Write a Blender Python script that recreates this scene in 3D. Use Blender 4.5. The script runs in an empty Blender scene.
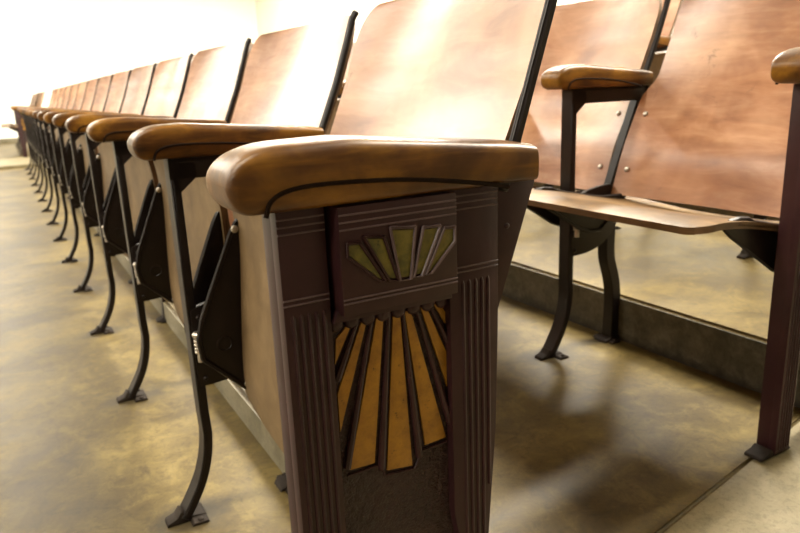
import bpy, bmesh, math, random
from mathutils import Vector, Matrix, noise
random.seed(7)
D = bpy.data
SC = bpy.context.scene
COL = SC.collection
PI = math.pi

# ------------------------------------------------------------------ camera
# x: towards the backs of the seats, y: along the rows (away), z: up.  metres
cam_d = D.cameras.new('camera')
cam = D.objects.new('camera', cam_d); COL.objects.link(cam)
fw = Vector((0.473092788451683, 0.8432433091064999, -0.25519391678120174))
rt = Vector((0.866052424396784, -0.49827526622510226, -0.04092624176193461))
up = Vector((0.16166759635580627, 0.20164940048366956, 0.9660233473229893))
M = Matrix((rt, up, -fw)).transposed().to_4x4()
M.translation = Vector((-0.295150648297087, -0.49876126031585233, 0.6968983416006252))
cam.matrix_world = M
cam_d.sensor_width = 36
cam_d.lens = 36 * 680.0074 / 800
cam_d.clip_start = 0.02
cam_d.dof.use_dof = True
cam_d.dof.focus_distance = 0.66
cam_d.dof.aperture_fstop = 10.0
SC.camera = cam
SC.view_settings.view_transform = 'Standard'
SC.view_settings.look = 'None'
SC.view_settings.gamma = 1
SC.view_settings.use_curve_mapping = False
SC.view_settings.exposure = 1.1

# ------------------------------------------------------------------ world and lamps
W = D.worlds.new('world'); SC.world = W; W.use_nodes = True
W.node_tree.nodes['Background'].inputs[0].default_value = (1.0, 0.95, 0.86, 1)
W.node_tree.nodes['Background'].inputs[1].default_value = 0.12

LAMPS = []
def area(x, y, z, sy, sx, watts, col=(1.0, 0.92, 0.77)):
    l = D.lights.new('fluorescent_light', 'AREA'); l.shape = 'RECTANGLE'
    l.size = sx; l.size_y = sy; l.energy = watts; l.color = col
    o = D.objects.new('fluorescent_light', l); o.location = (x, y, z); COL.objects.link(o)
    return o
CEIL = 3.2
for (x, y, w) in [(2.8, 0.3, 190), (2.8, 3.4, 170), (2.8, 6.5, 170), (2.8, 10.5, 150),
                  (-1.5, 0.9, 34), (-1.5, 4.5, 60), (-1.5, 8.1, 95), (-1.5, 11.7, 110),
                  (-4.6, -1.2, 75), (-4.0, 3.2, 50), (-4.0, 8.1, 60)]:  # last three: unseen lamps added to brighten front wall and row end
    area(x, y, CEIL - 0.09, 0.28, 2.3, w); LAMPS.append((x, y))

# ------------------------------------------------------------------ materials
def mat(name, rough=0.5, metal=0.0, coat=0.0, coat_r=0.1, spec=0.5):
    m = D.materials.new(name); m.use_nodes = True
    b = m.node_tree.nodes['Principled BSDF']
    b.inputs['Roughness'].default_value = rough
    b.inputs['Metallic'].default_value = metal
    b.inputs['Coat Weight'].default_value = coat
    b.inputs['Coat Roughness'].default_value = coat_r
    b.inputs['Specular IOR Level'].default_value = spec
    return m, m.node_tree, b
def nd(nt, t, **kw):
    n = nt.nodes.new(t)
    for k, v in kw.items():
        if k.startswith('i_'): n.inputs[k[2:].replace('_', ' ')].default_value = v
        else: setattr(n, k, v)
    return n
def ramp(nt, src, stops):
    r = nt.nodes.new('ShaderNodeValToRGB')
    e = r.color_ramp.elements
    while len(e) < len(stops): e.new(0.5)
    for i, (p, c) in enumerate(stops):
        e[i].position = p; e[i].color = (*c, 1)
    nt.links.new(src, r.inputs[0]); return r.outputs[0]
def mixc(nt, fac, a, b, mode='MIX'):
    m = nt.nodes.new('ShaderNodeMix'); m.data_type = 'RGBA'; m.blend_type = mode
    if hasattr(fac, 'is_linked') or not isinstance(fac, (int, float)): nt.links.new(fac, m.inputs[0])
    else: m.inputs[0].default_value = fac
    for s, v in ((m.inputs[6], a), (m.inputs[7], b)):
        if isinstance(v, tuple): s.default_value = (*v, 1)
        else: nt.links.new(v, s)
    return m.outputs[2]
def coords(nt, scale=(1, 1, 1), space='Object', offset_random=True):
    tc = nt.nodes.new('ShaderNodeTexCoord'); mp = nt.nodes.new('ShaderNodeMapping')
    mp.inputs['Scale'].default_value = scale
    nt.links.new(tc.outputs[space], mp.inputs[0])
    if offset_random and space == 'Object':
        oi = nt.nodes.new('ShaderNodeObjectInfo')
        mu = nt.nodes.new('ShaderNodeMath'); mu.operation = 'MULTIPLY'; mu.inputs[1].default_value = 37.0
        nt.links.new(oi.outputs['Random'], mu.inputs[0])
        cb = nt.nodes.new('ShaderNodeCombineXYZ')
        for k in range(3): nt.links.new(mu.outputs[0], cb.inputs[k])
        nt.links.new(cb.outputs[0], mp.inputs['Location'])
    return mp.outputs[0]
def nz(nt, vec, scale, detail=6, rough=0.6, dist=0.0):
    n = nt.nodes.new('ShaderNodeTexNoise')
    n.inputs['Scale'].default_value = scale; n.inputs['Detail'].default_value = detail
    n.inputs['Roughness'].default_value = rough; n.inputs['Distortion'].default_value = dist
    nt.links.new(vec, n.inputs['Vector']); return n.outputs['Fac']
def bump(nt, b, h, strength=0.2, dist=0.002):
    bp = nt.nodes.new('ShaderNodeBump'); bp.inputs['Strength'].default_value = strength
    bp.inputs['Distance'].default_value = dist
    nt.links.new(h, bp.inputs['Height']); nt.links.new(bp.outputs[0], b.inputs['Normal'])

def wood(name, dark, mid, light, rough, coat, coat_r, grain=(14, 1.6, 30), patch=3.0, bumpst=0.12, scratch=True):
    m, nt, b = mat(name, rough, 0, coat, coat_r)
    v = coords(nt, grain); g = nz(nt, v, 3.2, 8, 0.65, 0.6)
    v2 = coords(nt, (1, 1, 1)); p = nz(nt, v2, patch, 4, 0.55, 0.4)
    c1 = ramp(nt, g, [(0.28, dark), (0.5, mid), (0.72, light)])
    c2 = ramp(nt, p, [(0.36, dark), (0.5, mid), (0.64, light)])
    c = mixc(nt, 0.55, c1, c2)
    if scratch:                                   # worn rubbed marks in the varnish
        s = nz(nt, v2, 11, 10, 0.8, 1.5)
        sm = ramp(nt, s, [(0.60, (0, 0, 0)), (0.72, (1, 1, 1))])
        c = mixc(nt, sm, c, tuple(x * 0.45 for x in mid))
    nt.links.new(c, b.inputs['Base Color'])
    bump(nt, b, g, bumpst, 0.001)
    b.inputs['Specular IOR Level'].default_value = 0.35
    return m
WOOD_BACK = wood('varnished_plywood', (0.15, 0.050, 0.014), (0.35, 0.152, 0.064), (0.58, 0.33, 0.18), 0.45, 0.9, 0.27, grain=(4, 2.2, 12), patch=4.5)
WOOD_SEAT = wood('worn_seat_plywood', (0.05, 0.024, 0.006), (0.125, 0.066, 0.017), (0.25, 0.15, 0.05), 0.5, 0.06, 0.3, grain=(7, 3, 7), patch=9)
WOOD_UNDER = wood('unvarnished_plywood_underside', (0.070, 0.042, 0.016), (0.125, 0.078, 0.033), (0.19, 0.125, 0.06), 0.6, 0.0, 0.3, grain=(8, 8, 1.6), patch=5)
WOOD_ARM = wood('armrest_oak', (0.014, 0.004, 0.0006), (0.090, 0.034, 0.0035), (0.27, 0.125, 0.012), 0.36, 0.05, 0.2, grain=(3.0, 22, 22), patch=11, bumpst=0.25)
m_, nt, b = mat('dark_groove_line', 0.9, spec=0.1); b.inputs['Base Color'].default_value = (0.012, 0.006, 0.003, 1); GROOVE = m_

def painted(name, c0, c1, rough, spec=0.5, bs=0.1, bscale=60):
    m, nt, b = mat(name, rough, 0.0, 0.0, 0.2, spec)
    v = coords(nt); n = nz(nt, v, 14, 8, 0.7)
    c = ramp(nt, n, [(0.35, c0), (0.68, c1)])
    ch = ramp(nt, nz(nt, v, 55, 4, 0.8), [(0.70, (0, 0, 0)), (0.76, (1, 1, 1))])   # chipped paint
    c = mixc(nt, ch, c, tuple(min(1, x * 3.0 + 0.03) for x in c1))
    nt.links.new(c, b.inputs['Base Color'])
    bump(nt, b, nz(nt, v, bscale, 4, 0.6), bs, 0.001 if bs < .5 else 0.006)
    return m
IRON = painted('dark_painted_iron', (0.006, 0.0033, 0.0025), (0.012, 0.0065, 0.005), 0.40, 0.28)
FOOTM = painted('scuffed_iron_foot', (0.010, 0.007, 0.005), (0.035, 0.025, 0.018), 0.7, 0.15)
PANEL = painted('plum_brown_painted_iron', (0.021, 0.0070, 0.0078), (0.035, 0.0120, 0.0130), 0.38, 0.30, 0.12, 90)
WORN_LIT = painted('rubbed_highlit_plum_paint', (0.075, 0.045, 0.048), (0.14, 0.10, 0.105), 0.4, 0.4)  # lighter plum: rubbed edges, plus highlights put into the colour
ROUGHP = painted('hammered_plum_brown_iron', (0.016, 0.006, 0.0055), (0.028, 0.010, 0.009), 0.42, 0.35, 1.0, 110)
STEEL, nt, b = mat('worn_steel', 0.35, 0.9); b.inputs['Base Color'].default_value = (0.45, 0.40, 0.34, 1)
def gold(name, c0, c1):
    m, nt, b = mat(name, 0.42, 0.15)
    v = coords(nt); c = ramp(nt, nz(nt, v, 40, 8, 0.7), [(0.35, c0), (0.6, c1)])
    st = ramp(nt, nz(nt, v, 130, 5, 0.8), [(0.60, (0, 0, 0)), (0.70, (1, 1, 1))])
    c = mixc(nt, st, c, tuple(x * 0.3 for x in c0))
    nt.links.new(c, b.inputs['Base Color']); bump(nt, b, nz(nt, v, 150, 3, 0.6), 0.3, 0.001); return m
GOLD = gold('gold_paint', (0.20, 0.092, 0.006), (0.34, 0.165, 0.010))
GREENGOLD = gold('tarnished_green_gold_paint', (0.035, 0.045, 0.008), (0.15, 0.125, 0.018))

def concrete(name, dark, mid, light, rough=0.3, spec=0.5, sc=1.0, feet=None, band=None):
    m, nt, b = mat(name, rough, 0, 0.0, 0.2, spec)
    v = coords(nt, (1, 1, 1), 'Object', False)
    a = nz(nt, v, 2.3 * sc, 8, 0.62, 0.5); f = nz(nt, v, 13 * sc, 9, 0.75, 0.6); s = nz(nt, v, 160, 3, 0.7)
    c = mixc(nt, 0.45, ramp(nt, a, [(0.36, dark), (0.48, mid), (0.62, light)]), ramp(nt, f, [(0.36, dark), (0.5, mid), (0.64, light)]))
    sp = ramp(nt, s, [(0.28, (0.72, 0.72, 0.72)), (0.45, (1, 1, 1))])
    c = mixc(nt, 1.0, c, sp, 'MULTIPLY')
    fine = ramp(nt, nz(nt, v, 48 * sc, 6, 0.75, 0.4), [(0.34, (0.62, 0.60, 0.56)), (0.50, (1, 1, 1)), (0.66, (1.0, 1.0, 1.0))])
    c = mixc(nt, 0.8, c, fine, 'MULTIPLY')
    # grimy blotches and hairline cracks
    g = ramp(nt, nz(nt, v, 4.1, 10, 0.75, 1.2), [(0.62, (0, 0, 0)), (0.74, (1, 1, 1))])
    c = mixc(nt, g, c, tuple(x * 0.8 for x in dark))
    vo = nt.nodes.new('ShaderNodeTexVoronoi'); vo.feature = 'DISTANCE_TO_EDGE'; vo.inputs['Scale'].default_value = 1.6
    mpn = nt.nodes.new('ShaderNodeMix'); mpn.data_type = 'VECTOR'; mpn.inputs[0].default_value = 0.22
    nn = nt.nodes.new('ShaderNodeTexNoise'); nn.inputs['Scale'].default_value = 5; nn.inputs['Detail'].default_value = 6
    nt.links.new(v, nn.inputs['Vector']); nt.links.new(v, mpn.inputs[4]); nt.links.new(nn.outputs['Color'], mpn.inputs[5])
    nt.links.new(mpn.outputs[1], vo.inputs['Vector'])
    cr = ramp(nt, vo.outputs['Distance'], [(0.0, (1, 1, 1)), (0.006, (0, 0, 0))])
    crm = nt.nodes.new('ShaderNodeMath'); crm.operation = 'MULTIPLY'; crm.inputs[1].default_value = 0.28
    nt.links.new(cr, crm.inputs[0])
    c = mixc(nt, crm.outputs[0], c, tuple(x * 0.4 for x in dark))
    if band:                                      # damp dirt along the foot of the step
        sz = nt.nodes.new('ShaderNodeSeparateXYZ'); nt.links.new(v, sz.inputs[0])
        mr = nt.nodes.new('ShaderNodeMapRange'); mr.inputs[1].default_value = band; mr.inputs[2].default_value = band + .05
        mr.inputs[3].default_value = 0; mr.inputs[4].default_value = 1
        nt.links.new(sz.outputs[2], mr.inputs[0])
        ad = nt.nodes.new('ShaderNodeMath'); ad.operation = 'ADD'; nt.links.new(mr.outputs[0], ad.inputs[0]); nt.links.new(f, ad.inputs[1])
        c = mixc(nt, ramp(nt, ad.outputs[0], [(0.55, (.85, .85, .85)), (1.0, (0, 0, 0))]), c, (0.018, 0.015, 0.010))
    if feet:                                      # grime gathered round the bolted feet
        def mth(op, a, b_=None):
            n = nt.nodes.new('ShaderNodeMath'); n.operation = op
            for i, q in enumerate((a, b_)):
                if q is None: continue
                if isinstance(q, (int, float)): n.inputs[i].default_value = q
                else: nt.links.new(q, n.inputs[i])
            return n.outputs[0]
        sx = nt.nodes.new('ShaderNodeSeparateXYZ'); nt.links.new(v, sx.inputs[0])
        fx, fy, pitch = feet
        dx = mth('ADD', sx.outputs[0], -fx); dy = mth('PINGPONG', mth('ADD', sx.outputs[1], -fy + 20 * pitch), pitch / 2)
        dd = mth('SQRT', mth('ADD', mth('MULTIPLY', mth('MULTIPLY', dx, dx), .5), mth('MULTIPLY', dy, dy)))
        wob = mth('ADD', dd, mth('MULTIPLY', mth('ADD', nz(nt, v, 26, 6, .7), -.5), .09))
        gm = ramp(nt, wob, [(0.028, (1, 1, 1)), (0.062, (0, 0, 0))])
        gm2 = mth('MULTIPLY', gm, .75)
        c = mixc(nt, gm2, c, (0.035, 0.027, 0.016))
    nt.links.new(c, b.inputs['Base Color'])
    rr = nt.nodes.new('ShaderNodeMapRange'); rr.inputs[3].default_value = rough * 0.75; rr.inputs[4].default_value = rough * 1.35
    nt.links.new(f, rr.inputs[0]); nt.links.new(rr.outputs[0], b.inputs['Roughness'])
    bump(nt, b, f, 0.12, 0.004)
    return m
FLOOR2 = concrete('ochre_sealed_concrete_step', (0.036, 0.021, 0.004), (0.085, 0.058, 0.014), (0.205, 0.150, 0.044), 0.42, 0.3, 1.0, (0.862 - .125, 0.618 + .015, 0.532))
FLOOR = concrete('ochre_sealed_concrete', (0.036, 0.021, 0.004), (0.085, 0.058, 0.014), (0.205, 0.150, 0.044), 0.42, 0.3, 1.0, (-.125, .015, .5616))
AISLE = concrete('pale_speckled_concrete', (0.13, 0.105, 0.052), (0.18, 0.148, 0.078), (0.24, 0.20, 0.115), 0.42, 0.4, 1.6)
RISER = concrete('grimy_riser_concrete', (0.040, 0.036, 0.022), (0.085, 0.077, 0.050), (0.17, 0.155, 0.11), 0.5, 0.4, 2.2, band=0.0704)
RIM = concrete('pale_riser_concrete', (0.08, 0.07, 0.04), (0.16, 0.14, 0.09), (0.26, 0.23, 0.16), 0.5, 0.4, 2.2)
def plaster(name, col):
    m, nt, b = mat(name, 0.7); v = coords(nt, (1, 1, 1), 'Object', False)
    n = nz(nt, v, 2, 4); c = ramp(nt, n, [(0.3, tuple(x * 0.97 for x in col)), (0.7, col)])
    nt.links.new(c, b.inputs['Base Color']); bump(nt, b, nz(nt, v, 90, 3), 0.05, 0.002); return m
WALL = plaster('cream_plaster', (0.92, 0.89, 0.76))
WALLF = plaster('white_plaster', (0.90, 0.90, 0.87))
DIM = plaster('darkened_near_wall', (0.20, 0.15, 0.11))  # unseen near wall made dark to cut the fill light
CEILM = plaster('midtone_ceiling', (0.50, 0.48, 0.43))  # unseen ceiling kept mid-tone to lower the fill light
LAMPM, nt, b = mat('lamp_diffuser', 0.4); b.inputs['Base Color'].default_value = (1, 1, 1, 1)
b.inputs['Emission Color'].default_value = (1, 0.95, 0.85, 1); b.inputs['Emission Strength'].default_value = 5.0
LAMPH = plaster('white_lamp_housing', (0.8, 0.8, 0.78))

# ------------------------------------------------------------------ mesh helpers
def BM(): return bmesh.new()
def obj(name, bm, mats, parent=None, loc=(0, 0, 0), smooth=40, kind=None):
    me = D.meshes.new(name)
    bmesh.ops.recalc_face_normals(bm, faces=bm.faces[:])
    bm.to_mesh(me); bm.free()
    for m in (mats if isinstance(mats, (list, tuple)) else [mats]): me.materials.append(m)
    if smooth:
        me.polygons.foreach_set('use_smooth', [True] * len(me.polygons))
        me.set_sharp_from_angle(angle=math.radians(smooth))
    o = D.objects.new(name, me); COL.objects.link(o); o.location = loc
    if parent: o.parent = parent
    if kind: o['kind'] = kind
    return o
def thing(name, label, cat, loc=(0, 0, 0), group=None):
    o = D.objects.new(name, None); o.empty_display_size = 0.1; COL.objects.link(o); o.location = loc
    o['label'] = label; o['category'] = cat
    if group: o['group'] = group
    return o
def merge(bm, sub, mi=0):
    """append bmesh sub to bm"""
    me = D.meshes.new('tmp'); sub.to_mesh(me); sub.free()
    n = len(bm.faces); bm.from_mesh(me); D.meshes.remove(me)
    bm.faces.ensure_lookup_table()
    if mi:
        for f in bm.faces[n:]: f.material_index = mi
def prism(bm, poly, y0, y1, bevel=0.0, mi=0, seg=2, side_bevel_only=False):
    """extrude an (x,z) outline along y"""
    s = BM()
    a = [s.verts.new((x, y0, z)) for x, z in poly]; c = [s.verts.new((x, y1, z)) for x, z in poly]
    s.faces.new(a); s.faces.new(c[::-1]); n = len(poly)
    for i in range(n): s.faces.new((a[i], c[i], c[(i + 1) % n], a[(i + 1) % n]))
    bmesh.ops.recalc_face_normals(s, faces=s.faces[:])
    if bevel:
        ed = [e for e in s.edges if abs(e.calc_face_angle(0)) > 0.5]
        bmesh.ops.bevel(s, geom=ed, offset=bevel, segments=seg, profile=0.6, affect='EDGES', clamp_overlap=True)
    for f in s.faces: f.material_index = 0
    merge(bm, s, mi)
def box(bm, x0, x1, y0, y1, z0, z1, bevel=0.0, mi=0):
    prism(bm, [(x0, z0), (x1, z0), (x1, z1), (x0, z1)], y0, y1, bevel, mi)
def strip(bm, path, o0, o1, y0, y1, bevel=0.0015, mi=0):
    """ribbon following an (x,z) path; offsets o0..o1 to the right side (towards +x for a downward path reversed)"""
    L, R_ = [], []
    for i, (x, z) in enumerate(path):
        p0 = path[max(0, i - 1)]; p1 = path[min(len(path) - 1, i + 1)]
        dx, dz = p1[0] - p0[0], p1[1] - p0[1]; l = math.hypot(dx, dz)
        nx, nz_ = -dz / l, dx / l
        if len(path) > 1 and nx < 0 and abs(nx) >= abs(nz_): nx, nz_ = -nx, -nz_
        L.append((x + nx * o0, z + nz_ * o0)); R_.append((x + nx * o1, z + nz_ * o1))
    s = BM(); n = len(path)
    rows = []
    for i in range(n):
        rows.append([s.verts.new((L[i][0], y0, L[i][1])), s.verts.new((L[i][0], y1, L[i][1])),
                     s.verts.new((R_[i][0], y1, R_[i][1])), s.verts.new((R_[i][0], y0, R_[i][1]))])
    for i in range(n - 1):
        for k in range(4):
            s.faces.new((rows[i][k], rows[i][(k + 1) % 4], rows[i + 1][(k + 1) % 4], rows[i + 1][k]))
    s.faces.new(rows[0]); s.faces.new(rows[-1][::-1])
    bmesh.ops.recalc_face_normals(s, faces=s.faces[:])
    if bevel:
        ed = [e for e in s.edges if abs(e.calc_face_angle(0)) > 0.9]
        bmesh.ops.bevel(s, geom=ed, offset=bevel, segments=1, affect='EDGES', clamp_overlap=True)
    merge(bm, s, mi)
def tube(bm, pts, r, seg=8, mi=0, closed=False):
    s = BM(); rings = []; n = len(pts)
    pts = [Vector(p) for p in pts]
    for i, p in enumerate(pts):
        t = (pts[min(n - 1, i + 1)] - pts[max(0, i - 1)]).normalized()
        a = t.cross(Vector((0, 1, 0)));
        if a.length < 0.1: a = t.cross(Vector((1, 0, 0)))
        a.normalize(); b_ = t.cross(a)
        rr = r[i] if isinstance(r, (list, tuple)) else r
        rings.append([s.verts.new(p + (a * math.cos(2 * PI * k / seg) + b_ * math.sin(2 * PI * k / seg)) * rr) for k in range(seg)])
    for i in range(n - 1):
        for k in range(seg): s.faces.new((rings[i][k], rings[i][(k + 1) % seg], rings[i + 1][(k + 1) % seg], rings[i + 1][k]))
    s.faces.new(rings[0]); s.faces.new(rings[-1][::-1])
    merge(bm, s, mi)
def disc(bm, c, axis, r, h, dome=0.0, seg=14, mi=0):
    """short cylinder with a rounded top"""
    ax = Vector(axis).normalized(); a = ax.orthogonal().normalized(); b_ = ax.cross(a); c = Vector(c)
    prof = [(r, 0), (r, h * 0.6), (r * 0.8, h * 0.9 + dome * 0.4), (r * 0.4, h + dome), (0.0001, h + dome)]
    s = BM(); rings = [[s.verts.new(c + ax * zz + (a * math.cos(2 * PI * k / seg) + b_ * math.sin(2 * PI * k / seg)) * rr) for k in range(seg)] for rr, zz in prof]
    for i in range(len(prof) - 1):
        for k in range(seg): s.faces.new((rings[i][k], rings[i][(k + 1) % seg], rings[i + 1][(k + 1) % seg], rings[i + 1][k]))
    s.faces.new(rings[0]); s.faces.new(rings[-1][::-1])
    merge(bm, s, mi)
def smooth_poly(pts, it=2):
    for _ in range(it):
        q = []
        for i in range(len(pts)):
            a, b_ = pts[i], pts[(i + 1) % len(pts)]
            q += [(a[0] * .75 + b_[0] * .25, a[1] * .75 + b_[1] * .25), (a[0] * .25 + b_[0] * .75, a[1] * .25 + b_[1] * .75)]
        pts = q
    return pts
def smooth_line(pts, it=2):
    for _ in range(it):
        q = [pts[0]]
        for i in range(len(pts) - 1):
            a, b_ = pts[i], pts[i + 1]
            q += [tuple(u * .75 + v * .25 for u, v in zip(a, b_)), tuple(u * .25 + v * .75 for u, v in zip(a, b_))]
        q.append(pts[-1]); pts = q
    return pts

# ------------------------------------------------------------------ setting
P1 = 0.5616          # seat spacing, front row
P2 = 0.532          # seat spacing, rows behind
Z2, Z3 = 0.0704, 0.184
X2, Y2 = 0.862, 0.086
X3, Y3 = 1.630, 0.110
RX1, RX2, RX3 = 0.062, 0.945, 1.83   # riser planes
YEND = 13.8
def edge_y(x): return -0.017 + 0.172 * x          # skewed edge of the aisle

def quad_slab(name, corners, z0, z1, m, bevel=0.0):
    bm = BM()
    a = [bm.verts.new((x, y, z0)) for x, y in corners]; c = [bm.verts.new((x, y, z1)) for x, y in corners]
    bm.faces.new(a[::-1]); bm.faces.new(c); n = len(corners)
    for i in range(n): bm.faces.new((a[i], a[(i + 1) % n], c[(i + 1) % n], c[i]))
    bmesh.ops.recalc_face_normals(bm, faces=bm.faces[:])
    if bevel:
        bmesh.ops.bevel(bm, geom=[e for e in bm.edges if e.verts[0].co.z > z1 - 1e-5 and e.verts[1].co.z > z1 - 1e-5],
                        offset=bevel, segments=3, affect='EDGES')
    return obj(name, bm, m, kind='structure')
XF = -6.0
quad_slab('floor', [(XF, -4), (RX3 + 4, -4), (RX3 + 4, YEND), (XF, YEND)], -0.12, 0.0, FLOOR)
quad_slab('floor', [(RX1, edge_y(RX1)), (RX2 + .01, edge_y(RX2)), (RX2 + .01, 7.95), (RX1, 7.95)], -0.02, Z2, [FLOOR2], 0.006)
quad_slab('floor', [(RX2, edge_y(RX2)), (RX3 + .01, edge_y(RX3)), (RX3 + .01, 7.95), (RX2, 7.95)], -0.02, Z3, [FLOOR], 0.006)
quad_slab('floor', [(RX3, edge_y(RX3)), (4.6, edge_y(4.6)), (4.6, 7.95), (RX3, 7.95)], -0.02, 0.30, [FLOOR], 0.006)
# faces of the tiers: thin skins of grimy concrete standing against each step
def riser(name, x, z0, z1, m, y0, y1):
    bm = BM(); box(bm, x - 0.004, x + 0.001, y0, y1, z0, z1 - 0.007)
    # band of dirt gathered along the foot of the step
    return obj(name, bm, m, kind='structure')
riser('trim_1', RX1, 0.0, Z2, RIM, edge_y(RX1) + .002, 7.94)
riser('trim_2', RX2, Z2, Z3, RISER, edge_y(RX2) + .002, 7.94)
riser('trim_3', RX3, Z3, 0.30, RISER, edge_y(RX3) + .002, 7.94)
# sloping aisle along the skewed edge: profile in x, runs from the edge towards the camera side
prof = [(-2.6, 0.002), (-0.25, 0.002), (0.06, 0.004), (0.40, 0.066), (0.92, 0.0685), (1.25, 0.13), (1.8, 0.20), (2.6, 0.32), (4.6, 0.5)]
bm = BM()
top = [(bm.verts.new((x, edge_y(x) - 0.001, z)), bm.verts.new((x, edge_y(x) - 1.5, z))) for x, z in prof]
bot = [(bm.verts.new((x, edge_y(x) - 0.001, -0.03)), bm.verts.new((x, edge_y(x) - 1.5, -0.03))) for x, z in prof]
for i in range(len(prof) - 1):
    bm.faces.new((top[i][0], top[i + 1][0], top[i + 1][1], top[i][1]))
    bm.faces.new((top[i][0], bot[i][0], bot[i + 1][0], top[i + 1][0]))
    bm.faces.new((top[i][1], bot[i][1], bot[i + 1][1], top[i + 1][1]))
obj('floor', bm, AISLE, kind='structure')
# cross aisle beyond the first block of seats
quad_slab('floor', [(-6, 8.15), (4.6, 8.15), (4.6, 9.35), (-6, 9.35)], -0.02, 0.035, AISLE, 0.008)
# walls
def wall(name, x0, x1, y0, y1, z0, z1, m):
    bm = BM(); box(bm, x0, x1, y0, y1, z0, z1); return obj(name, bm, m, kind='structure', smooth=0)
wall('wall_far', -6.2, 4.7, YEND, YEND + .15, -.12, CEIL + .1, WALLF)
wall('wall_back', 4.6, 4.75, -4, YEND, -.12, CEIL + .1, WALL)
wall('wall_front', -6.2, -6.0, -4, YEND, -.12, CEIL + .1, WALLF)
wall('wall_near', -6.2, 4.75, -4.15, -4, -.12, CEIL + .1, DIM)
wall('ceiling', -6.2, 4.75, -4.15, YEND + .15, CEIL, CEIL + .12, CEILM)
bm = BM(); box(bm, -6, 4.6, YEND - .015, YEND, 0, .09, .003); obj('baseboard_far', bm, RIM, kind='structure')

# ceiling lamps
lampname = ['over the rear tiers, nearest the aisle', 'over the rear tiers, second along', 'over the rear tiers, third along', 'over the rear tiers, at the far wall',
            'over the front floor, nearest the aisle', 'over the front floor, second along', 'over the front floor, third along', 'over the front floor, at the far wall',
            'added to light the row end, nearest the aisle', 'added to brighten the front wall, second along', 'added to brighten the front wall, third along']
for (x, y), nm in zip(LAMPS, lampname):
    t = thing('fluorescent_lamp', 'white fluorescent ceiling lamp ' + nm, 'lamp', (x, y, CEIL), 'fluorescent ceiling lamps')
    bm = BM(); box(bm, -1.2, 1.2, -.17, .17, -.06, 0, .004); obj('housing', bm, LAMPH, t)
    bm = BM(); box(bm, -1.17, 1.17, -.15, .15, -.078, -.06, .004); obj('diffuser', bm, LAMPM, t)

# ------------------------------------------------------------------ seat parts (x: back, y: along row, origin on floor at standard)
def arm_mesh(x0=-.137, x1=.162, y0=-.010, y1=.054, slope=0.085, zt0=.658, zb0=.6045):
    """wooden armrest: blunt rounded nose, soft top, carved line on the side"""
    bm = BM(); st = []
    N = 26; xs = []
    for i in range(N + 1):
        u = i / N
        xs.append(x0 + (x1 - x0) * (u ** 1.9 if u < .5 else u ** 1.9))
    yc, hw = (y0 + y1) / 2, (y1 - y0) / 2
    for x in xs:
        d = x - x0
        wv = (1 - (1 - min(1, d / .034)) ** 2.4) ** (1 / 2.4) if d < .034 else 1.0
        tv = (1 - (1 - min(1, d / .052)) ** 2.2) ** (1 / 2.2) if d < .052 else 1.0
        bv = (1 - (1 - min(1, d / .020)) ** 2.2) ** (1 / 2.2) if d < .020 else 1.0
        dn = x1 - x
        en = 1.0 if dn > .008 else 0.80 + 0.20 * math.sqrt(max(0, 1 - ((.008 - dn) / .008) ** 2))
        zt = zt0 - max(0, x + .06) * slope - max(0, -x - .06) * .02
        zb = zb0 + 0.002
        zm = zb + (zt - zb) * .46
        top = zm + (zt - zm) * max(tv, .02) * (0.5 + 0.5 * en); bot = zm - (zm - zb) * max(bv, .02)
        hwx = hw * max(.55 + .45 * wv if d > 0.0001 else .55, .02) * (0.92 + .08 * en)
        wv = (1 - (1 - min(1, d / .020)) ** 2.4) ** (1 / 2.4) if d < .020 else 1.0
        hwx = hw * (.74 + .26 * wv)
        ring = []
        K = 28
        for k in range(K):
            a = 2 * PI * k / K; ca, sa = math.cos(a), math.sin(a)
            ex = 2 / 5.0
            yy = yc + hwx * math.copysign(abs(ca) ** ex, ca)
            if sa >= 0: zz = zm + (top - zm) * abs(sa) ** (2 / 4.2)
            else: zz = zm - (zm - bot) * abs(sa) ** (2 / 7.0)
            ring.append(bm.verts.new((x, yy, zz)))
        st.append(ring)
    for i in range(len(st) - 1):
        for k in range(28): bm.faces.new((st[i][k], st[i + 1][k], st[i + 1][(k + 1) % 28], st[i][(k + 1) % 28]))
    bm.faces.new(st[0]); bm.faces.new(st[-1][::-1])
    # carved line with a swept curve, on both sides
    g = smooth_line([(x0 + .026, .607), (x0 + .030, .620), (x0 + .048, .627), (x0 + .085, .6275), (x0 + .15, .624), (x1 - .06, .612), (x1 - .035, .606)], 3)
    for yy in (y0 + .0004, y1 - .0004): tube(bm, [(x, yy, z) for x, z in g], .0020, 6, mi=1)
    return bm
FRONT = [(-.090, .606), (-.090, .40), (-.0895, .19), (-.088, .15), (-.092, .112), (-.104, .072), (-.122, .038), (-.140, .010)]
def front_leg_mesh():
    bm = BM(); p = FRONT[:3] + smooth_line(FRONT[3:], 2)
    strip(bm, p, 0, .005, 0, .034)              # front flange
    strip(bm, p, .003, .015, .0, .008)          # web
    strip(bm, p, .011, .015, 0, .020)
    return bm
def front_foot_mesh():
    bm = BM()                                   # splayed foot with two bolted ears
    prism(bm, [(-.165, 0), (-.098, 0), (-.100, .006), (-.125, .010), (-.140, .022), (-.148, .011), (-.163, .006)], .002, .028, .002)
    prism(bm, [(-.128, 0), (-.098, 0), (-.101, .005), (-.124, .006)], -.018, .044, .002)
    for yy in (-.011, .038): disc(bm, (-.112, yy, .005), (0, 0, 1), .005, .004)
    return bm
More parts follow.
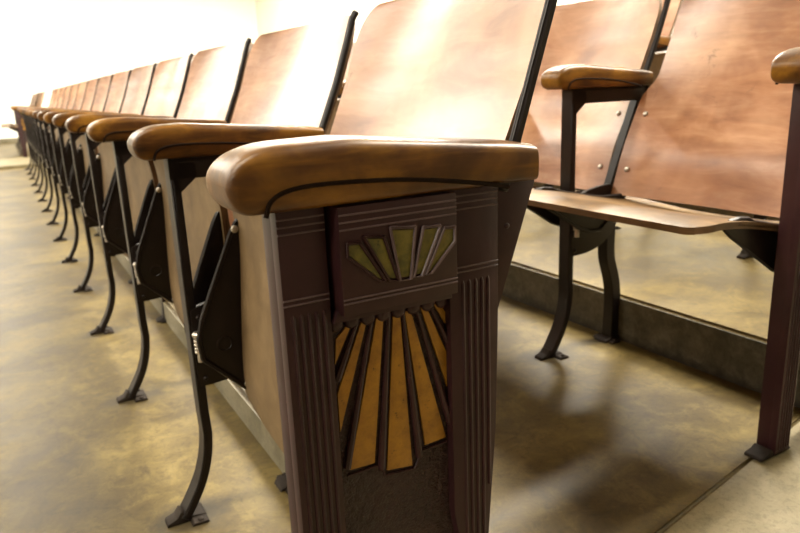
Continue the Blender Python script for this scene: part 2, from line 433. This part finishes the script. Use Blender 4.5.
def rear_leg_mesh():
    p = [(.030, .34), (.029, .24), (.031, .215)] + smooth_line([(.034, .20), (.050, .155), (.056, .12), (.057, .08), (.054, .006)], 2)
    bm = BM(); strip(bm, p, 0, .006, 0, .030); strip(bm, p, .004, .026, 0, .008)
    return bm
def rear_foot_mesh():
    bm = BM()
    prism(bm, [(.032, 0), (.105, 0), (.103, .006), (.085, .012), (.060, .012), (.036, .006)], -.004, .034, .002)
    prism(bm, [(.040, 0), (.070, 0), (.067, .006), (.043, .006)], -.018, .046, .002)
    for yy in (-.011, .039): disc(bm, (.056, yy, .005), (0, 0, 1), .005, .004)
    return bm
def bolt_mesh(c, axis=(0, 0, 1), r=.006, h=.004): 
    bm = BM(); disc(bm, c, axis, r, h, .001); return bm
def rail_mesh():
    e = POSTX(.60) + .012
    bm = BM(); box(bm, -.090, e, 0, .008, .575, .607, .0012); box(bm, -.090, e, 0, .034, .600, .6075, .0015)
    prism(bm, [(-.085, .60), (-.085, .555), (-.076, .555), (-.050, .577), (-.050, .60)], 0, .008)
    return bm
POFF = 0.0            # lean offset of the backs of the row being built
PCURVE = [(.30, .010), (.35, .032), (.50, .100), (.624, .158), (.712, .196), (.77, .217), (.82, .233), (.86, .244)]
def POSTX(z):
    for (z0, x0), (z1, x1) in zip(PCURVE[:-1], PCURVE[1:]):
        if z <= z1 or z1 == .86:
            return x0 + (x1 - x0) * (z - z0) / (z1 - z0) + POFF * min(1, max(.4, .4 + (z - .35) * 2.4))
def back_post_mesh(zlo=.33, ztop=.822, y0=0.002, y1=.024, POSTX=None):
    POSTX = POSTX or globals()['POSTX']
    p = [(POSTX(zlo), zlo), (POSTX(.5), .5), (POSTX(.6), .6), (POSTX(.66), .66), (POSTX(.71), .71), (POSTX(.77), .77), (POSTX(ztop - .012) + .001, ztop - .012), (POSTX(ztop) + .005, ztop)]
    p = [q for k, q in enumerate(p) if k == 0 or q[1] > zlo + .01]
    bm = BM(); hi = [q for q in p if q[1] > .59]; lo = [q for q in p if q[1] < .64]
    hi = hi if hi[0] == p[0] else [(POSTX(.59), .59)] + hi
    ym = min(y1, y0 + .013)
    strip(bm, hi, 0, .008, y0, ym, .0015); strip(bm, hi, -.0012, .001, y0 + .002, y0 + .005, .0005); strip(bm, hi, -.0012, .001, ym - .005, ym - .002, .0005)
    if len(lo) > 2: strip(bm, lo, 0, .004, y0, y1, .0012); strip(bm, lo, .002, .012, y0, y0 + .006, .001)
    return bm
def hinge_mesh():
    bm = BM()
    prism(bm, smooth_poly([(-.086, .366), (-.082, .370), (-.02, .388), (.045, .392), (.064, .36), (.062, .30), (.03, .262), (-.02, .240), (-.080, .236), (-.086, .240)], 1), -.002, .009, .0015)
    # curved stops cast on the plate
    for r in (.030, .042):
        tube(bm, [(-.040 + r * math.cos(a), -.004, .305 + r * math.sin(a)) for a in [math.radians(100 + 11 * k) for k in range(9)]], .0028, 6)
    disc(bm, (-.045, -.002, .312), (0, -1, 0), .016, .010, .001)
    return bm
def spring_mesh():
    bm = BM(); x, y = -.079, -.012
    for k in range(5): 
        disc(bm, (x, y, .300 + k * .006), (0, 0, 1), .0085, .0042, 0)
    disc(bm, (x, y, .328), (0, 0, 1), .010, .006, .001)
    disc(bm, (x, y, .284), (0, 0, 1), .0055, .016, 0)
    return bm

PIV = (-.055, .325)
def seat_mesh(W):
    """plywood seat, open position, relative to the pivot; W spacing of the standards; standard at y=0, seat towards -y"""
    y0, y1 = -W + .040, -.010
    prof = smooth_line([(-.316, .363), (-.300, .369), (-.262, .377), (-.205, .381), (-.145, .380), (-.07, .378), (.0, .377), (.045, .380), (.066, .384)], 3)
    NX, NY = len(prof), 26
    bm = BM(); T, B = [], []
    for i, (x, z) in enumerate(prof):
        rt_, rb = [], []
        s = i / (NX - 1)
        for j in range(NY + 1):
            v = j / NY
            # rounded corners in plan
            ins = 0
            rc = .035
            dx = min(x - prof[0][0], prof[-1][0] - x)
            if dx < rc: ins = rc - math.sqrt(max(0, rc * rc - (rc - dx) ** 2))
            y = (y0 + ins) + (y1 - y0 - 2 * ins) * v
            e = 4 * v * (1 - v)
            zz = z - .012 * e * max(0, min(1, (s - .25) * 2))
            xx = x - .006 * e * (1 - s)
            rt_.append(bm.verts.new((xx - PIV[0], y, zz - PIV[1]))); rb.append(bm.verts.new((xx - PIV[0] + (.004 if s < .1 else 0), y, zz - PIV[1] - .011)))
        T.append(rt_); B.append(rb)
    for i in range(NX - 1):
        for j in range(NY):
            bm.faces.new((T[i][j], T[i][j + 1], T[i + 1][j + 1], T[i + 1][j]))
            f = bm.faces.new((B[i][j], B[i + 1][j], B[i + 1][j + 1], B[i][j + 1])); f.material_index = 1
    def side(a, b_, c, d): 
        f = bm.faces.new((a, b_, c, d)); f.material_index = 2
    for i in range(NX - 1):
        side(T[i][0], T[i + 1][0], B[i + 1][0], B[i][0]); side(T[i][NY], B[i][NY], B[i + 1][NY], T[i + 1][NY])
    for j in range(NY):
        side(T[0][j], B[0][j], B[0][j + 1], T[0][j + 1]); side(T[-1][j], T[-1][j + 1], B[-1][j + 1], B[-1][j])
    return bm
# outline of the cast bracket as it hangs with the seat folded, relative to the pivot -> open position
BR = [(-.0143, .5125), (-.024, .495), (-.0779, .3598), (-.0850, .3250), (-.0800, .2900), (-.0360, .2500), (-.0112, .2272), (.001, .2293), (.0039, .2411),
      (-.0048, .3012), (-.0037, .3778), (.0000, .4422), (.0040, .4572), (.0030, .4821), (-.003, .5042)]
BRO = [(-(z - PIV[1]), x - PIV[0]) for x, z in BR]
def bracket_mesh(y0, sgn=1):
    bm = BM(); o = []
    for a, c in zip(BRO, BRO[1:] + BRO[:1]):
        o += [a, (a[0] * .8 + c[0] * .2, a[1] * .8 + c[1] * .2), (a[0] * .2 + c[0] * .8, a[1] * .2 + c[1] * .8)]
    o = smooth_poly(o, 1)
    prism(bm, o, y0, y0 + .005, .001)
    cx = sum(p[0] for p in o) / len(o); cz = sum(p[1] for p in o) / len(o)
    pts = [(x + (cx - x) * .03, y0 + .0025 - sgn * .003, z + (cz - z) * .03) for x, z in o]; pts.append(pts[0]); pts.append(pts[1])
    tube(bm, pts, .0042, 6)
    # flange against the plywood
    prism(bm, [(-.175, .047), (.088, .047), (.088, .052), (-.175, .052)], y0 - .010, y0 + .016, .001)
    # round cast boss with a raised emblem ring
    c = (.012, y0 + .0025 - sgn * .003, .012)
    tube(bm, [(c[0] + .012 * math.cos(a), c[1], c[2] + .012 * math.sin(a)) for a in [2 * PI * k / 16 for k in range(17)]], .0014, 5)
    return bm

def back_mesh(W, skew=0.0):
    """curved plywood back between standards at y=-W and y=0"""
    bm = BM(); zb, zt = .368, .816
    NZ, NY = 40, 30; F, K = [], []
    for i in range(NZ + 1):
        s = 1 - (1 - i / NZ) ** 1.7; z0 = zb + (zt - zb) * s
        rf, rk = [], []
        for j in range(NY + 1):
            v = j / NY
            # left/right outline: full width below the arms, narrower above, rounded top corners
            low_a, low_b = -W + .026, -.003
            hi_a, hi_b = -W + .040, -.034
            t = min(1, max(0, (z0 - .575) / .055)); t = t * t * (3 - 2 * t)
            a = low_a + (hi_a - low_a) * t; b_ = low_b + (hi_b - low_b) * t
            rc = .060
            d = zt - z0
            ins = rc - math.sqrt(max(0, rc * rc - (rc - d) ** 2)) if d < rc else 0
            a += ins * .7; b_ -= ins * .7
            y = a + (b_ - a) * v; vv = (y + W) / W; e = max(0, 4 * vv * (1 - vv))
            z = z0 + .014 * e * s ** 3
            x = POSTX(z) + .004 + .040 * e * (.35 + .65 * s) - .016 * math.exp(-((z - .47) / .07) ** 2) * (.4 + .6 * e) 
            x += .006 * t - .020 * t * max(0, v * 2 - 1) ** 2 * (.4 + .6 * s)
            x -= skew * (1 - v)
            rf.append(bm.verts.new((x, y, z))); rk.append(bm.verts.new((x + .010, y, z - .003)))
        F.append(rf); K.append(rk)
    for i in range(NZ):
        for j in range(NY):
            bm.faces.new((F[i][j], F[i][j + 1], F[i + 1][j + 1], F[i + 1][j])); bm.faces.new((K[i][j], K[i + 1][j], K[i + 1][j + 1], K[i][j + 1]))
    def q(*v):
        f = bm.faces.new(v); f.material_index = 1
    for i in range(NZ):
        q(F[i][0], F[i + 1][0], K[i + 1][0], K[i][0]); q(F[i][NY], K[i][NY], K[i + 1][NY], F[i + 1][NY])
    for j in range(NY):
        q(F[0][j], K[0][j], K[0][j + 1], F[0][j + 1]); q(F[-1][j], F[-1][j + 1], K[-1][j + 1], K[-1][j])
    return bm
def backrest_x(W, y, z):
    vv = (y + W) / W; e = 4 * vv * (1 - vv)
    return POSTX(z) + .004 + .040 * e * (.35 + .65 * (z - .384) / .444) - .016 * math.exp(-((z - .47) / .07) ** 2) * (.4 + .6 * e)

EDGEW = wood('plywood_edge', (0.06, 0.03, 0.012), (0.10, 0.055, 0.022), (0.16, 0.09, 0.04), 0.5, 0.1, 0.3, grain=(2, 2, 60), patch=20, scratch=False)
def make_seat(W, name='theater_seat', arm_end=.162):
    t = thing(name, '', 'theater seat')
    o = obj('armrest', arm_mesh(x1=arm_end), [WOOD_ARM, GROOVE], t)
    o = obj('front_leg', front_leg_mesh(), IRON, t)
    o = obj('foot', front_foot_mesh(), FOOTM, o)
    for yy in (): obj('bolt', bolt_mesh((-.112, yy, .005)), STEEL if 0 else IRON, o)
    o = obj('rear_leg', rear_leg_mesh(), IRON, t)
    o = obj('foot', rear_foot_mesh(), FOOTM, o)
    for yy in (): obj('bolt', bolt_mesh((.056, yy, .005)), IRON, o)
    obj('arm_rail', rail_mesh(), IRON, t)
    obj('back_post', back_post_mesh(), IRON, t)
    h = obj('hinge_plate', hinge_mesh(), IRON, t)
    obj('spring_bolt', spring_mesh(), STEEL, h)
    for c in ((-.074, -.002, .355), (-.074, -.002, .250)): obj('bolt', bolt_mesh(c, (0, -1, 0), .004, .003), IRON, h)
    b = obj('backrest', back_mesh(W), [WOOD_BACK, EDGEW], t)
    for y in (-.030, -W + .052):
        for z in (.425, .545):
            obj('bolt', bolt_mesh((backrest_x(W, y, z) - .001, y, z), (-1, 0, .42), .0062, .003), STEEL, b)
    s = obj('seat_pan', seat_mesh(W), [WOOD_SEAT, WOOD_UNDER, EDGEW], t, (PIV[0], 0, PIV[1]))
    obj('seat_bracket', bracket_mesh(-.030, 1), IRON, s)
    obj('seat_bracket', bracket_mesh(-W + .050, -1), IRON, s)
    for yy in (-.036,):
        obj('bolt', bolt_mesh((-.172, yy + .002, .036), (0, -1, 0), .006, .003), STEEL, s)
        obj('bolt', bolt_mesh((.085, yy + .002, .044), (0, -1, 0), .005, .003), STEEL, s)
    return t
def copy_tree(o, parent=None):
    c = o.copy(); COL.objects.link(c)
    if parent: c.parent = parent
    for ch in [x for x in KIDS.get(o.name, [])]: copy_tree(ch, c)
    return c
KIDS = {}
def index_kids():
    KIDS.clear()
    for o in D.objects:
        if o.parent: KIDS.setdefault(o.parent.name, []).append(o)
def place(o, x, y, z, fold, label, group):
    o.location = (x, y, z); o['label'] = label; o['group'] = group
    for ch in CH(o):
        if ch.name.startswith('seat_pan'): ch.rotation_euler = (0, math.radians(fold), 0)
def CH(o): return [x for x in D.objects if x.parent == o]

# ------------------------------------------------------------------ decorated row end
BIG = [[(-.0647, .4997), (-.0765, .4895), (-.079, .466), (-.0613, .499)], [(-.0506, .5013), (-.0463, .4988), (-.0782, .4015), (-.0786, .4385)],
       [(-.0365, .5002), (-.0292, .4997), (-.046, .36), (-.0713, .3612)], [(-.0195, .5014), (-.0122, .5009), (-.0057, .344), (-.0334, .3481)],
       [(-.0075, .5009), (-.0008, .4995), (.0335, .3622), (.0093, .361)], [(.0095, .5013), (.0155, .5011), (.0453, .43), (.0432, .3927)],
       [(.0233, .5018), (.0311, .4993), (.045, .4785), (.045, .4641)]]
SMALL = [[(-.0719, .5775), (-.0608, .577), (-.0388, .5413), (-.0445, .5419), (-.0722, .5667)], [(-.057, .5814), (-.0387, .5788), (-.0264, .5391), (-.0355, .5408)],
         [(-.0321, .5851), (-.0082, .5828), (-.0142, .5383), (-.025, .5389)], [(-.0003, .5813), (.0172, .5804), (-.0032, .539), (-.0116, .5392)],
         [(.0206, .5778), (.0316, .5774), (.0313, .5643), (.0066, .5403), (.0005, .5393)]]
def shrink(p, d):
    cx = sum(a for a, b_ in p) / len(p); cz = sum(b_ for a, b_ in p) / len(p)
    return [(a + (cx - a) * d, b_ + (cz - b_) * d) for a, b_ in p]
def hline(bm, x0, x1, y, z, r=.0008): tube(bm, [(x0, y, z), (x1, y, z)], r, 6, mi=1)
def make_end(name='row_end_stand'):
    t = thing(name, '', 'seat end')
    bm = BM()
    # iron slab behind, with the arched opening between its two feet
    prism(bm, [(-.124, .004), (-.079, .004), (-.070, .10), (-.064, .19), (-.048, .208), (.025, .208), (.036, .19), (.040, .12), (.036, .004), (.080, .004),
               (.078, .24), (.088, .36), (.092, .475), (.118, .545), (.140, .607), (-.124, .607)], .012, .034, .0012)
    # left and right fluted columns
    prism(bm, [(-.124, .004), (-.086, .004), (-.083, .12), (-.083, .607), (-.124, .607)], 0, .014, .0012)
    prism(bm, [(.036, .28), (.050, .20), (.050, .004), (.078, .004), (.078, .24), (.088, .36), (.0915, .475), (.0915, .607), (.036, .607)], 0, .014, .0012)
    # plain wing under the back of the armrest
    prism(bm, [(.0915, .476), (.118, .547), (.1395, .606), (.0915, .606)], .004, .014, .001)
    for k in range(5):
        x = -.1165 + k * .0068
        tube(bm, [(x, .0002, .012), (x, .0002, .518), (x, .003, .5235)], .0020, 8)
        x2 = .0505 + k * .0072
        z0 = .05 if x2 < .077 else .30
        tube(bm, [(x2, .0002, z0), (x2, .0002, .518), (x2, .003, .5235)], .0020, 8)
    for z in (.6005, .5945, .5885, .5345, .5300):
        hline(bm, -.1235, -.0835, -.0002, z); hline(bm, .037, .091, -.0002, z)
    obj_panel = obj('side_panel', bm, [PANEL, WORN_LIT], t)
    # raised block holding the small fan
    bm = BM()
    s = BM()
    prism(bm, [(-.078, .516), (.035, .516), (.035, .607), (-.078, .607)], -.015, .014, .0016)
    prism(bm, [(-.083, .508), (.0365, .508), (.035, .519), (-.078, .519)], -.004, .014, .0015)
    for z in (.6005, .5945, .5885, .5305, .5270): hline(bm, -.0775, .0345, -.0152, z)
    for P_ in SMALL:                                # raised frames round each wedge, some lighter as a painted highlight
        q = [(a, -.0165, c) for a, c in P_]
        tube(bm, q + [q[0], q[1]], .0017, 6, mi=1 if P_ in SMALL[2:] else 0)
    obj('raised_block', bm, [PANEL, WORN_LIT], obj_panel)
    for P_ in SMALL:
        bm = BM(); prism(bm, shrink(P_, .10), -.0160, -.012, .0004); obj('fan_wedge', bm, GREENGOLD, obj_panel)
    # recessed sunburst
    bm = BM(); z0 = .27
    box(bm, -.0825, .0400, .0108, .013, .209, .515, 0)
    obj('recessed_field', bm, ROUGHP, obj_panel)
    bm = BM()
    for a, c in zip(BIG[:-1], BIG[1:]):
        # ridge between neighbouring rays: from the right flank of a to the left flank of c
        ra = sorted(a, key=lambda p: p[1]); 
    TOP = [(-.079, .497), (-.056, .502), (-.0415, .502), (-.0243, .503), (-.0098, .503), (.0045, .503), (.0195, .503), (.036, .501)]
    BOT = [(-.0812, .45), (-.0815, .372), (-.0755, .352), (-.0395, .342), (.0015, .342), (.0385, .374), (.0465, .410), (.0465, .474)]
    gaps = [((-.0560, .5005), (-.0785, .4525)), ((-.0415, .5005), (-.0745, .365)), ((-.0243, .5005), (-.0395, .353)),
            ((-.0098, .5005), (.0018, .352)), ((.0045, .5005), (.0385, .377)), ((.0195, .5005), (.0452, .4465))]
    for (ax, az), (bx, bz) in gaps:
        n = 7; pts = [(ax + (bx - ax) * k / n, .0085, az + (bz - az) * k / n) for k in range(n + 1)]
        tube(bm, pts, [.0016 + .0022 * k / n for k in range(n + 1)], 8)
    # outline under the rays
    pts = [(-.0740, .0095, .3560), (-.0395, .0095, .3560), (-.0350, .0095, .3430), (-.0035, .0095, .3395), (.0060, .0095, .356), (.0350, .0095, .357)]
    tube(bm, pts, .0014, 6)
    for k in range(8):                              # scalloped crest over the rays
        x = -.076 + k * .0155
        disc(bm, (x, .012, .5035), (0, -1, 0), .0075, .006, .002, 12)
    obj('sunburst_ridge', bm, PANEL, obj_panel)
    for P_ in BIG:
        bm = BM(); prism(bm, P_, .0088, .0115, .0005); obj('sunburst_ray', bm, GOLD, obj_panel)
    bm = BM()
    prism(bm, [(-.158, 0), (-.074, 0), (-.078, .005), (-.120, .007), (-.130, .014), (-.138, .008), (-.156, .005)], .002, .034, .002)
    obj('foot', bm, FOOTM, t); bm = BM()
    prism(bm, [(.004, 0), (.104, 0), (.102, .006), (.085, .010), (.034, .010), (.010, .006)], -.002, .034, .002)
    obj('foot', bm, FOOTM, t)
    obj('armrest', arm_mesh(-.163, .125, -.018, .052, .095, .661, .6055), [WOOD_ARM, GROOVE], t)
    obj('back_post', back_post_mesh(.60, .832, .000, .010, lambda z: .111 + (z - .642) * .34), IRON, t)
    h = obj('hinge_plate', hinge_mesh(), IRON, t, (0, .036, 0))
    for c in ((-.074, .036, .355),): obj('bolt', bolt_mesh(c, (0, 1, 0), .004, .003), IRON, h)
    obj('bolt', bolt_mesh((.105, .0045, .565), (0, -1, 0), .003, .0015), PANEL, t)
    return t

# ------------------------------------------------------------------ build and copy
ORD = ['first', 'second', 'third', 'fourth', 'fifth', 'sixth', 'seventh', 'eighth', 'ninth', 'tenth', 'eleventh', 'twelfth', 'thirteenth', 'fourteenth']
seat1 = make_seat(P1)
end1 = make_end()
POFF = -0.026
seat2 = make_seat(P2, arm_end=.146)
POFF = 0.0
bpy.context.view_layer.update()
index_kids()

# front row
for i in range(14):
    o = seat1 if i == 0 else copy_tree(seat1)
    f = 92.5 + random.uniform(-2.5, 1.5) if i else 93
    place(o, 0, P1 * (i + 1), 0, f, 'folded-up wooden theater seat, %s in the front row counting from the sunburst panel' % ORD[i], 'folding seats of the front row')
end1.location = (0, 0, 0)
end1['label'] = 'plum brown row end in foreground with gold sunburst rays and thick wooden armrest'
# the back beside the row end meets the end post, which stands a little further forward
for ch in CH(seat1):
    if ch.name.startswith('backrest'):
        t_ = obj('backrest_first', back_mesh(P1 - .012, .042), [WOOD_BACK, EDGEW]); ch.data = t_.data; D.objects.remove(t_)
# second row, seats lowered
for i in range(7):
    o = seat2 if i == 0 else copy_tree(seat2)
    lab = ['lowered theater seat at right with tall glossy plywood back and two bolts',
           'lowered theater seat just beyond the bare iron armrest frame of the second row'][i] if i < 2 else \
          'folded theater seat of the second row, %s from the aisle, glimpsed behind the front row' % ORD[i]
    place(o, X2, Y2 + P2 * (i + 1), Z2, 10 if i < 2 else 89, lab, 'folding seats of the second row')
e2 = copy_tree(end1); e2.location = (X2, Y2, Z2)
e2['label'] = 'dark iron row end at right edge of photo, seen almost edge-on'
# third row on the higher step
for i in range(4):
    o = copy_tree(seat2)
    place(o, X3, Y3 + P2 * (i + 1), Z3, 89, 'theater seat of the third row, %s from the aisle, mostly hidden' % ORD[i], 'folding seats of the third row')
# block beyond the cross aisle
YB = 9.62
e3 = copy_tree(end1); e3.location = (0, YB, 0)
e3['label'] = 'small dark row end beyond the cross aisle at the far left'
for i in range(6):
    o = copy_tree(seat1)
    place(o, 0, YB + P1 * (i + 1), 0, 10 if i < 3 else 90, 'tiny %s theater seat in the far block, %s past the pale cross aisle' % ('lowered' if i < 3 else 'folded', ORD[i]), 'seats of the far block')
